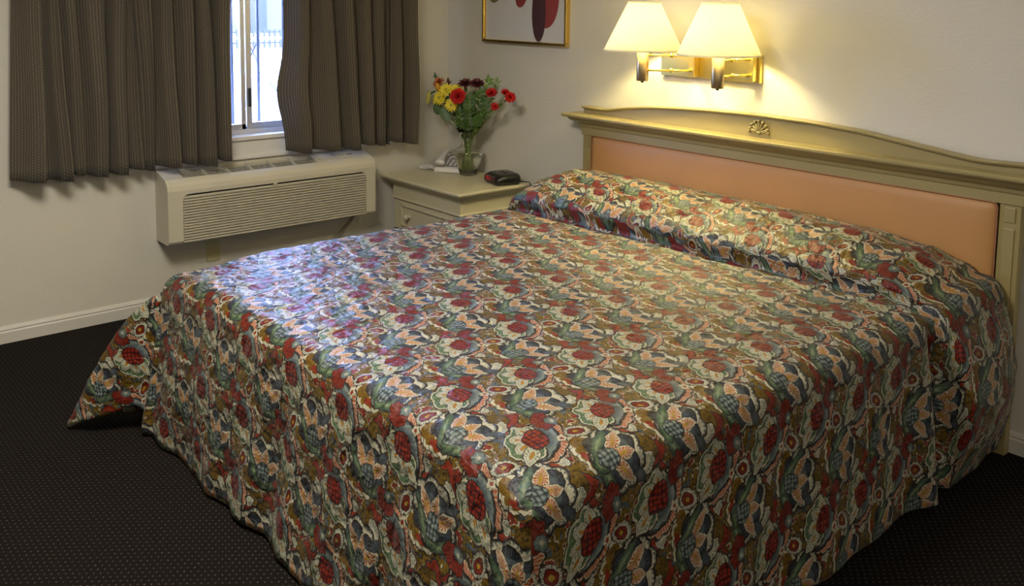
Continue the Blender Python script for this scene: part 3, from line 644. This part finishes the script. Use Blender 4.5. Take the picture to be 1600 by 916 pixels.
# ------------------------------------------------------------------ double wall lamp
wl = thing('wall_lamp', 'brass double swing-arm wall lamp with two lit ivory shades', 'wall lamp', (1.9, 0, 1.23))
obj('back_plate', B(1.632, 2.155, -.022, -.001, 1.172, 1.290), 'brass', wl, bevel=.002)
for k, (lx, blx, ly, zb) in enumerate(((1.685, 1.830, -.205, 1.272), (2.092, 2.128, -.215, 1.272))):
    obj('mounting_block', B(blx-.016, blx+.016, -.055, -.022, 1.180, 1.290), 'brass', wl, bevel=.003)
    for z in (1.205, 1.270):
        t = bmesh.new(); el = (blx-.03+(.0 if k else -.02), -.125, z); tube(t, [(blx, -.05, z), (el[0], el[1], z)], .0055, 10); tube(t, [(el[0], el[1], z), (lx+.01, ly+.005, z)], .0048, 10)
        lathe(t, [(.0075, z-.009), (.0075, z+.009)], el[0], el[1], 12, True); obj('arm', t, 'brass', wl, smooth=True)
    t = bmesh.new(); lathe(t, [(.001, 1.158), (.024, 1.158), (.0255, 1.162), (.0255, 1.300), (.018, 1.303), (.014, 1.345), (.031, 1.350), (.032, 1.366), (.001, 1.368)], lx, ly, 28); so_ = obj('socket', t, 'bronze', wl, smooth=False)  # wide cap near the top is added to shade the cylinder and crest below
    for p in so_.data.polygons: p.use_smooth = abs(p.normal.z) < .5
    t = bmesh.new(); lathe(t, [(.006, 1.150), (.006, 1.158)], lx, ly, 12, True); obj('switch_knob', t, 'black', so_)
    sh = bmesh.new(); zt_, zb_ = 1.496, 1.292; rb, rt = (.168, .068) if k == 0 else (.166, .073)
    lathe(sh, [(rb, zb_), (rb-.002, zb_+.003), (rt, zt_)], lx, ly, 56); so2 = obj('shade', sh, 'shade', wl, smooth=True, recalc=True)
    sd = so2.modifiers.new('thickness', 'SOLIDIFY'); sd.thickness = .0015; sd.offset = 0
    for rr_, zz_ in ((rb, zb_), (rt, zt_)):
        t = bmesh.new(); lathe(t, [(rr_+.0015, zz_-.003), (rr_+.002, zz_+.003), (rr_-.002, zz_+.003), (rr_-.002, zz_-.003), (rr_+.0015, zz_-.003)], lx, ly, 56); obj('shade_trim', t, 'shade', so2, smooth=True)
    t = bmesh.new(); lathe(t, [(.004, 1.485), (.004, 1.495)], lx, ly, 10, True)
    for q in range(3):
        a = 2*PI*q/3; tube(t, [(lx, ly, 1.490), (lx+math.cos(a)*rt, ly+math.sin(a)*rt, 1.492)], .0015, 6)
    obj('spider', t, 'brass', so2)
    t = bmesh.new(); lathe(t, [(.013, 1.33), (.014, 1.345), (.026, 1.375), (.029, 1.395), (.024, 1.415), (.010, 1.425), (.001, 1.427)], lx, ly, 20); bl = obj('bulb', t, 'bulb' if 'bulb' in M else 'pane', wl, smooth=True)
    light('lamp_light', 'POINT', (lx, ly, 1.43), LAMP_W, (1, .86, .40), shadow_soft_size=.035).parent = None
# ------------------------------------------------------------------ picture
pc = thing('framed_picture', 'thin gold framed picture of dark red shapes near the corner', 'picture', (.685, -.01, 1.6))
x0, x1, z0, z1 = .352, 1.020, 1.268, 2.08
for nm, q in (('frame_bar', (x0, x1, z0, z0+.016)), ('frame_bar', (x0, x1, z1-.016, z1)), ('frame_bar', (x0, x0+.016, z0+.016, z1-.016)), ('frame_bar', (x1-.016, x1, z0+.016, z1-.016))):
    obj(nm, B(q[0], q[1], -.030, -.001, q[2], q[3]), 'gold', pc, bevel=.004)
obj('print_sheet', B(x0+.014, x1-.014, -.012, -.006, z0+.014, z1-.014), 'mat_white', pc)
def flat(pts, y, m, nm='print_shape'):
    f = bmesh.new(); a = [f.verts.new((x, y, z)) for x, z in pts]; b3 = [f.verts.new((x, y-.0006, z)) for x, z in pts]; n = len(pts)
    for i in range(n): f.faces.new((a[i], a[(i+1) % n], b3[(i+1) % n], b3[i]))
    f.faces.new(a); f.faces.new(b3); return obj(nm, f, m, pc)
def egg(cx, cz_, rx, rz, rot, k=.25, n=36):
    o = []
    for i in range(n):
        a = 2*PI*i/n; x = rx*math.cos(a)*(1-k*math.sin(a)); z = rz*math.sin(a); r = math.radians(rot); o.append((cx+x*math.cos(r)-z*math.sin(r), cz_+x*math.sin(r)+z*math.cos(r)))
    return o
flat(egg(.865, 1.52, .085, .165, -8, .2), -.0125, 'art_red'); flat(egg(.800, 1.45, .052, .165, 0, .1), -.0132, 'art_dark')
flat(egg(.672, 1.55, .045, .095, -20, .2), -.0125, 'art_red'); flat(egg(.465, 1.56, .05, .09, -40, .2), -.0125, 'art_green')
flat(egg(.60, 1.78, .10, .16, 35, .2), -.0125, 'art_red'); flat(egg(.78, 1.80, .09, .15, -20, .2), -.0132, 'art_dark')
# ------------------------------------------------------------------ clock radio
ck = thing('clock_radio', 'black rounded clock radio with red display on the nightstand', 'clock', (.655, -.125, .537))
def rbox_loft(bm, c, ang, prof, n=5):
    """prof: list of (hx, hy, r, z, dx)"""
    rs = []
    for hx, hyy, r, z, dy in prof:
        ring = []
        for sx_, sy_, a0 in ((1, -1, -90), (1, 1, 0), (-1, 1, 90), (-1, -1, 180)):
            for k in range(n+1):
                a = math.radians(a0+90*k/n); x = sx_*(hx-r)+r*math.cos(a); y = sy_*(hyy-r)+r*math.sin(a)+dy
                ring.append((c[0]+x*math.cos(ang)-y*math.sin(ang), c[1]+x*math.sin(ang)+y*math.cos(ang), c[2]+z))
        rs.append(ring)
    rings(bm, rs)
ca = math.radians(-14); cc = (.655, -.125, .5375)
bm = bmesh.new(); rbox_loft(bm, cc, ca, [(.076, .064, .02, 0, 0), (.083, .071, .024, .006, 0), (.088, .076, .028, .022, 0), (.086, .072, .03, .040, .004), (.078, .060, .03, .052, .010), (.066, .048, .028, .056, .014)]); obj('case', bm, 'black', ck, smooth=True)
def loc(x, y, z, c=cc, a=ca): return (c[0]+x*math.cos(a)-y*math.sin(a), c[1]+x*math.sin(a)+y*math.cos(a), c[2]+z)
bm = bmesh.new(); q = [loc(-.062, -.0765, .014), loc(.062, -.0765, .014), loc(.060, -.0725, .044), loc(-.060, -.0725, .044)]; q2 = [loc(-.062, -.070, .014), loc(.062, -.070, .014), loc(.060, -.066, .044), loc(-.060, -.066, .044)]
rings(bm, [q2, q]); obj('display', bm, 'lens', ck)
bm = bmesh.new()
def seg(x, z, w, h):
    yy = -.0765 + (z-.014)*.133 - .0012; vs_ = [loc(x, yy, z), loc(x+w, yy, z), loc(x+w, yy+h*.133, z+h), loc(x, yy+h*.133, z+h)]; bk = [loc(x, yy+.001, z), loc(x+w, yy+.001, z), loc(x+w, yy+.001+h*.133, z+h), loc(x, yy+.001+h*.133, z+h)]; rings(bm, [bk, vs_])
for dx in (-.040, -.024, -.002): 
    for z in (.020, .0285, .037): seg(dx, z, .010, .0014)
    for xx in (dx-.0012, dx+.0098): seg(xx, .021, .0014, .007); seg(xx, .030, .0014, .007)
obj('digits', bm, 'led', ck)
for i in range(4): bm = bmesh.new(); rbox_loft(bm, loc(-.03+i*.02, .012, .0555), ca, [(.008, .005, .002, 0, 0), (.008, .005, .002, .003, 0)], 2); obj('button', bm, 'black', ck)
bm = bmesh.new(); tube(bm, [(.71, -.06, .545), (.76, -.03, .548), (.80, -.015, .50), (.80, -.012, .30)], .003, 6); obj('cord', bm, 'black', ck, smooth=True)
# ------------------------------------------------------------------ telephone
ph = thing('telephone', 'white desk telephone behind the vase on the nightstand', 'telephone', (.20, -.13, .537))
pa = math.radians(38); pcn = (.205, -.115, .5375)
bm = bmesh.new(); r0 = []
def wedge(bm, hx, hyy, z0f, z1f, ztop_f, ztop_b, ins=.008):
    P = lambda x, y, z: loc(x, y, z, pcn, pa)
    rings(bm, [[P(-hx, -hyy, 0), P(hx, -hyy, 0), P(hx, hyy, 0), P(-hx, hyy, 0)], [P(-hx-.003, -hyy-.003, .008), P(hx+.003, -hyy-.003, .008), P(hx+.003, hyy+.003, .008), P(-hx-.003, hyy+.003, .008)],
               [P(-hx, -hyy, ztop_f-ins), P(hx, -hyy, ztop_f-ins), P(hx, hyy, ztop_b-ins), P(-hx, hyy, ztop_b-ins)], [P(-hx+ins, -hyy+ins, ztop_f), P(hx-ins, -hyy+ins, ztop_f), P(hx-ins, hyy-ins, ztop_b), P(-hx+ins, hyy-ins, ztop_b)]])
wedge(bm, .078, .095, 0, 0, .030, .068); obj('base', bm, 'phone', ph, bevel=.004, seg=3)
P = lambda x, y, z: loc(x, y, z, pcn, pa)
slope = (.068-.030)/.174
bm = bmesh.new(); zf = lambda y: .030+(y+.087)*slope
rings(bm, [[P(x, y, zf(y)+h) for x, y in ((-.018, -.075), (.066, -.075), (.066, .045), (-.018, .045))] for h in (0, .0015)]); obj('keypad_panel', bm, 'grey_plastic', ph)
for i in range(3):
    for j in range(4):
        kx, ky = -.003+i*.024, -.062+j*.024; bm = bmesh.new(); rings(bm, [[P(x, y, zf(y)+h) for x, y in ((kx, ky), (kx+.015, ky), (kx+.015, ky+.014), (kx, ky+.014))] for h in (.001, .005)]); obj('key', bm, 'phone', ph)
bm = bmesh.new(); hp = []; 
for i in range(17):
    t = i/16; y = -.095+.19*t; z = zf(y)+.016+.014*math.sin(PI*t); hp.append(((y, z), .016+.010*(abs(2*t-1)**4)))
rings(bm, [[P(-.048+rr_*1.15*math.cos(2*PI*k/12), y, z+.010+rr_*.7*math.sin(2*PI*k/12)) for k in range(12)] for (y, z), rr_ in hp]); obj('handset', bm, 'phone', ph, smooth=True)
bm = bmesh.new(); pts = []
n_ = 420
for i in range(n_):
    t = i/n_; 
    if t < .72: a = -2.2+t/.72*5.6; cxp, cyp, czp = .083+.034*math.cos(a), -.205+.034*math.sin(a), .549; tx, ty = -math.sin(a), math.cos(a)
    else:
        u = (t-.72)/.28; a = 3.4; sx0, sy0 = .083+.034*math.cos(a), -.205+.034*math.sin(a); e = P(-.05, -.098, .02); ea = (sx0, sy0, .549); cxp, cyp = lerp(sx0, e[0], u), lerp(sy0, e[1], u); czp = .549+.01*math.sin(PI*u); L_ = math.hypot(e[0]-sx0, e[1]-sy0); tx, ty = (e[0]-sx0)/L_, (e[1]-sy0)/L_
    w = i*.85; pts.append((cxp-ty*.0075*math.cos(w), cyp+tx*.0075*math.cos(w), czp+.0075*math.sin(w)))
tube(bm, pts, .0017, 5); obj('coiled_cord', bm, 'phone', ph, smooth=True)
# ------------------------------------------------------------------ vase and flowers
VX, VY, VZ = .362, -.125, .5375
vs = thing('vase', 'clear glass vase half filled with water on the nightstand', 'vase', (VX, VY, VZ))
vp = [(.001, 0), (.040, 0), (.046, .003), (.050, .012), (.060, .045), (.076, .090), (.083, .118), (.080, .134), (.062, .150), (.042, .160), (.037, .170), (.038, .182), (.044, .205), (.054, .232), (.066, .256)]
ip = [(max(.001, r-.0035), z if z > .02 else .012) for r, z in vp][::-1]; ip = [q for q in ip if q[1] > .012]+[(.045, .013), (.001, .012)]
bm = bmesh.new(); lathe(bm, [(r, z+VZ) for r, z in vp+[(.0645, .2575)]+ip], VX, VY, 40); obj('glass_body', bm, 'glass', vs, smooth=True)
wp = [(.001, .0118), (.0438, .0128)]+[(r-.0042, z) for r, z in vp if .02 < z < .13]+[(.001, .1185)]
bm = bmesh.new(); lathe(bm, [(r, z+VZ) for r, z in wp], VX, VY, 40); obj('water', bm, 'water', vs, smooth=True)
rf = random.Random(5)
def petal(bm, c, d, nrm, L, w, curl=.2, k=4, tipw=.3):
    d = Vector(d).normalized(); nrm = Vector(nrm).normalized(); s = d.cross(nrm).normalized(); c = Vector(c); rows = []
    for i in range(k+1):
        t = i/k; ww = w*(math.sin(PI*min(1, t*.86+.10))**.8) if i < k else w*tipw*.3
        p = c + d*L*t + nrm*(curl*L*t*t); rows.append((bm.verts.new(p - s*ww*.5 + nrm*.06*w), bm.verts.new(p - nrm*.02*w), bm.verts.new(p + s*ww*.5 + nrm*.06*w)))
    for a, b4 in zip(rows, rows[1:]): bm.faces.new((a[0], a[1], b4[1], b4[0])); bm.faces.new((a[1], a[2], b4[2], b4[1]))
def basis(n):
    n = Vector(n).normalized(); a = n.cross(Vector((0, 0, 1)) if abs(n.z) < .9 else Vector((1, 0, 0))).normalized(); return n, a, n.cross(a).normalized()
def stem_pts(head, n_out):
    a = rf.uniform(0, 2*PI); rb = rf.uniform(.012, .034)
    b0 = Vector((VX+rb*math.cos(a), VY+rb*math.sin(a), VZ+.018)); hd = Vector(head); dr = Vector((hd.x-VX, hd.y-VY, 0)); dn = dr.normalized() if dr.length > .001 else Vector((1, 0, 0))
    nk = Vector((VX, VY, VZ+.170)) + dn*rf.uniform(.004, .022) + Vector((rf.uniform(-.008, .008), rf.uniform(-.008, .008), 0))
    rim = Vector((VX, VY, VZ+.256)) + dn*min(.055, dr.length*.35)
    p = []
    for i in range(9): t = i/8; p.append(b0.lerp(nk, t))
    for i in range(1, 15):
        t = i/14; q0 = nk; q1 = rim; q2 = hd - Vector(n_out)*.05; q3 = hd
        p.append(q0*(1-t)**3 + q1*3*t*(1-t)**2 + q2*3*t*t*(1-t) + q3*t**3)
    return p
def stem(root, head, n_out, r=.0016, m='stem'):
    pts = stem_pts(head, n_out); bm = bmesh.new(); tube(bm, pts, r, 6); obj('stem', bm, m, root, smooth=True); return pts
def leafmesh(bm, c, d, nrm, L, w): petal(bm, c, d, nrm, L, w, curl=-.12, k=6, tipw=.2)
VIEW = Vector((4.04, -3.15, .6)).normalized()
def flower(kind, name, label, head, face, size, group=None):
    size *= 1.2
    n, a, b5 = basis(face); head = Vector(head); t = thing(name, label, 'flower', (head.x, head.y, VZ), group)
    pts = stem(t, head, n, .0018)
    bm = bmesh.new()
    if kind == 'daisy':
        for ly, (num, L) in enumerate(((15, 1.0), (12, .8))):
            for i in range(num):
                th = 2*PI*(i+ly*.5)/num+rf.uniform(-.08, .08); d = a*math.cos(th)+b5*math.sin(th)+n*(.12+.22*ly); petal(bm, head+n*.002*ly, d, n, size*L, size*.32, -.15)
        obj('petals', bm, 'yellow', t, smooth=True); bm = bmesh.new(); blob(bm, head+n*.003, 0, 0, 0, size*.24, size*.24, size*.24, 10, 6); obj('flower_centre', bm, 'gold_c', t, smooth=True)
    elif kind in ('mum', 'carnation', 'gerbera'):
        cm = {'mum': 'burg', 'carnation': 'redp', 'gerbera': 'orange'}[kind]; layers = {'mum': 4, 'carnation': 6, 'gerbera': 3}[kind]
        for ly in range(layers):
            tilt = ly/max(1, layers-1); num = int(20-8*tilt)
            for i in range(num):
                th = 2*PI*(i+.5*(ly % 2))/num+rf.uniform(-.15, .15); el = (.05+tilt*(1.25 if kind == 'carnation' else .9))+rf.uniform(-.1, .1)
                d = (a*math.cos(th)+b5*math.sin(th))*math.cos(el)+n*math.sin(el); petal(bm, head, d, n if el < 1 else a, size*(1-.28*tilt)*rf.uniform(.88, 1.08), size*(.42 if kind == 'carnation' else .22), -.1 if kind != 'carnation' else .15, tipw=2.2 if kind == 'carnation' else .5)
        obj('petals', bm, cm, t, smooth=False)
        bm = bmesh.new(); blob(bm, head-n*.006, 0, 0, 0, size*.28, size*.28, size*.3, 8, 5); obj('calyx', bm, 'leaf' if kind != 'mum' else 'burg', t, smooth=True)
    elif kind in ('bud', 'lily', 'tulip', 'greenbud'):
        cm = {'bud': 'burg', 'lily': 'lily', 'tulip': 'tulip', 'greenbud': 'leaf'}[kind]
        rs = []
        for i in range(9):
            u = i/8; rr_ = size*(.30 if kind != 'tulip' else .42)*math.sin(PI*(u*.9+.06))**.8; c = head+n*size*(u*1.9-.5); rs.append([c+(a*math.cos(2*PI*k/9)+b5*math.sin(2*PI*k/9))*rr_*(1+.14*math.cos(3*2*PI*k/9)) for k in range(9)])
        rings(bm, rs); obj('bud', bm, cm, t, smooth=True)
        if kind in ('greenbud', 'bud'):
            bm = bmesh.new()
            for i in range(5): th = 2*PI*i/5; petal(bm, head-n*size*.3, (a*math.cos(th)+b5*math.sin(th))*.8+n*.6, n, size*1.1, size*.4, .1)
            obj('sepals', bm, 'leaf', t, smooth=True)
    # a few narrow leaves on the stem
    for i in range(3):
        bm = bmesh.new(); k = rf.randint(13, 20); d = Vector((rf.uniform(-1, 1), rf.uniform(-1, 1), rf.uniform(.1, .9))); leafmesh(bm, pts[k], d, Vector((0, 0, 1))+VIEW*.6, rf.uniform(.035, .055), rf.uniform(.012, .020)); obj('leaf', bm, 'leaf', t, smooth=True)
    return t
FL = [('gerbera', 'orange_chrysanthemum', 'orange chrysanthemum at upper left of the bouquet', (.085, -.125, 1.026), (.0, -.7, .8), .036),
 ('greenbud', 'green_bud', 'small green bud topping the left side of the bouquet', (.012, -.095, 1.052), (-.2, -.1, 1), .016),
 ('bud', 'dark_bud', 'dark brownish bud between orange bloom and burgundy blooms', (.152, -.105, 1.025), (.2, -.3, 1), .022),
 ('lily', 'lily_bud', 'long yellow lily bud sticking out farthest left', (-.030+.0, -.145, .992), (-.85, -.1, .35), .044),
 ('lily', 'lily_bud', 'yellow lily bud drooping below the leftmost one', (.052, -.17, .955), (-.15, -.1, -1), .034),
 ('tulip', 'amber_bud', 'amber yellow closed bloom just under the orange chrysanthemum', (.125, -.15, .985), (.1, -.5, .9), .030),
 ('daisy', 'yellow_daisy', 'yellow daisy directly left of the big red carnation top', (.215, -.17, .998), (.5, -.7, .5), .036),
 ('daisy', 'yellow_daisy', 'yellow daisy just above the big red carnation', (.268, -.14, 1.002), (.5, -.4, .7), .036),
 ('daisy', 'yellow_daisy', 'yellow daisy left of the red carnation, middle height', (.170, -.18, .950), (.3, -.9, .2), .038),
 ('daisy', 'yellow_daisy', 'yellow daisy lowest in the bouquet above the round leaves', (.318, -.21, .925), (.6, -.8, .1), .034),
 ('daisy', 'yellow_daisy', 'yellow daisy at far left edge of the yellow cluster', (.105, -.155, .928), (-.1, -.9, .3), .030),
 ('carnation', 'red_carnation', 'big bright red carnation at the front of the bouquet', (.385, -.215, .978), (.75, -.8, .2), .037),
 ('mum', 'burgundy_chrysanthemum', 'burgundy chrysanthemum at top centre, left one', (.352, -.14, 1.040), (.2, -.3, 1), .042),
 ('mum', 'burgundy_chrysanthemum', 'burgundy chrysanthemum at top centre, right one', (.430, -.12, 1.044), (.4, -.2, 1), .042),
 ('carnation', 'small_red_carnation', 'small red carnation right of the green sprig base', (.595, -.155, 1.008), (.4, -.5, .7), .025),
 ('carnation', 'small_red_carnation', 'small red carnation at right, upper of the outer pair', (.690, -.14, 1.018), (.3, -.3, .9), .019),
 ('carnation', 'small_red_carnation', 'small red carnation sticking out farthest right', (.752, -.16, 1.002), (.8, -.5, .2), .024),
 ('carnation', 'small_red_carnation', 'small red carnation lowest on the right side', (.642, -.17, .944), (.6, -.7, .2), .017)]
for f_ in FL: flower(*f_)
def sprig(name, label, head, nleaf, L, w, m, start=12, opp=True):
    head = Vector(head); t = thing(name, label, 'foliage', (head.x, head.y, VZ)); pts = stem(t, head, (0, 0, 1), .0016); k0 = start; bm = None
    for i in range(nleaf):
        u = i/max(1, nleaf-1); kf = lerp(k0, len(pts)-1, u); k = int(min(kf, len(pts)-2)); p = Vector(pts[k]).lerp(Vector(pts[k+1]), kf-k)
        up = (Vector(pts[k+1])-Vector(pts[k])).normalized(); sd = up.cross(VIEW).normalized()*(1 if i % 2 else -1)
        d = sd + up*rf.uniform(.5, 1.1) + VIEW*rf.uniform(-.5, .5); bm = bmesh.new(); leafmesh(bm, p, d, VIEW+Vector((0, 0, .5)), L*rf.uniform(.8, 1.1), w*rf.uniform(.8, 1.1)); obj('leaf', bm, m, t, smooth=True)
    bm = bmesh.new(); leafmesh(bm, pts[-1], (0, 0, 1), VIEW, L, w); obj('leaf', bm, m, t, smooth=True); return t
sprig('leafy_sprig', 'tall green leafy sprig right of the burgundy blooms', (.500, -.10, 1.065), 16, .036, .019, 'leaf_light', 11)
sprig('leafy_sprig', 'thin pale green sprig at the top right of the bouquet', (.600, -.12, 1.068), 13, .028, .010, 'leaf_light', 14)
sprig('leafy_sprig', 'dark leafy sprig filling the middle of the bouquet', (.440, -.18, .965), 18, .044, .024, 'leaf', 10)
sprig('leafy_sprig', 'dark leafy sprig just left of the middle, under the big red carnation', (.330, -.17, .945), 16, .042, .022, 'leaf', 10)
sprig('leafy_sprig', 'broad leafy sprig between the burgundy blooms and the tall green sprig', (.475, -.13, 1.000), 16, .040, .022, 'leaf', 10)
sprig('leafy_sprig', 'green sprig leaning right under the small red carnation', (.560, -.16, .950), 14, .034, .016, 'leaf', 11)
sprig('leafy_sprig', 'low dark leafy sprig behind the yellow daisies', (.250, -.13, .940), 14, .038, .018, 'leaf', 11)
sprig('leafy_sprig', 'dark leafy sprig low in front above the vase rim', (.380, -.20, .890), 12, .036, .018, 'leaf', 10)
for lab, hd, sz, dd in (('round green leaf low on the left edge of bouquet', (.140, -.17, .885), .034, (-.2, -.1, 1)), ('round green leaf low left, nearest the vase rim', (.255, -.20, .868), .040, (-.4, -.1, .6)), ('dark rounded leaf low right above the vase rim', (.505, -.175, .855), .034, (.1, -.1, 1))):
    t = thing('round_leaf', lab, 'foliage', (hd[0], hd[1], VZ)); stem(t, hd, (0, 0, 1), .0016); bm = bmesh.new(); d = Vector(dd).normalized(); n_, s_ = VIEW, d.cross(VIEW).normalized(); c = Vector(hd); vv_ = [bm.verts.new(c + d*sz*math.sin(2*PI*k/16)*1.05 + s_*sz*.82*math.cos(2*PI*k/16) + n_*.004*math.cos(4*PI*k/16)) for k in range(16)]; cv = bm.verts.new(c - n_*.004)
    for k in range(16): bm.faces.new((cv, vv_[k], vv_[(k+1) % 16]))
    obj('leaf', bm, 'leaf', t, smooth=True)
# ------------------------------------------------------------------ outside
struct(obj('patio_ground', B(-60, -.6, -40, 40, -.5, -.3), 'ground'))
wb = thing('far_building', 'pale building with blue-grey door far beyond the window', 'building', (-40, 17, -.3))
obj('wall', B(-41, -40, -6, 40, -.3, 6), 'stucco', wb)
for y in (12.2, 14.6, 17.4, 20.0): obj('door', B(-39.99, -39.9, y, y+.9, -.3, 4), 'bluegrey', wb)
fn = thing('picket_fence', 'pale picket fence far across the patio', 'fence', (-26, 11, -.3)); bm = bmesh.new()
for i in range(90): y = 2+i*.2; box(bm, -26.03, -25.97, y, y+.06, -.3, .35)
o = obj('pickets', bm, 'fence', fn); o['kind'] = 'stuff'
for z in (-.15, .22): obj('rail', B(-26.06, -26.02, 2, 20, z, z+.06), 'fence', fn)
t = bmesh.new(); tube(t, [(-16.0, 6.5, -.27), (-11.2, 4.6, -.27)], .035, 8); tag(obj('wooden_pole', t, 'wood_out', smooth=True), 'long thin pole lying on the patio outside', 'pole')
tt_ = thing('folding_table', 'folding table with crossed legs standing on the patio', 'table', (-19, 8, -.3))
for dy in (-.5, .5):
    for s_ in (-1, 1): bm = bmesh.new(); tube(bm, [(-19+s_*.35, 8.2+dy, -.3), (-19-s_*.35, 8.2+dy, .35)], .025, 6); obj('leg', bm, 'fence', tt_)
obj('table_top', B(-19.5, -18.5, 7.4, 9.0, .35, .39), 'stucco', tt_)
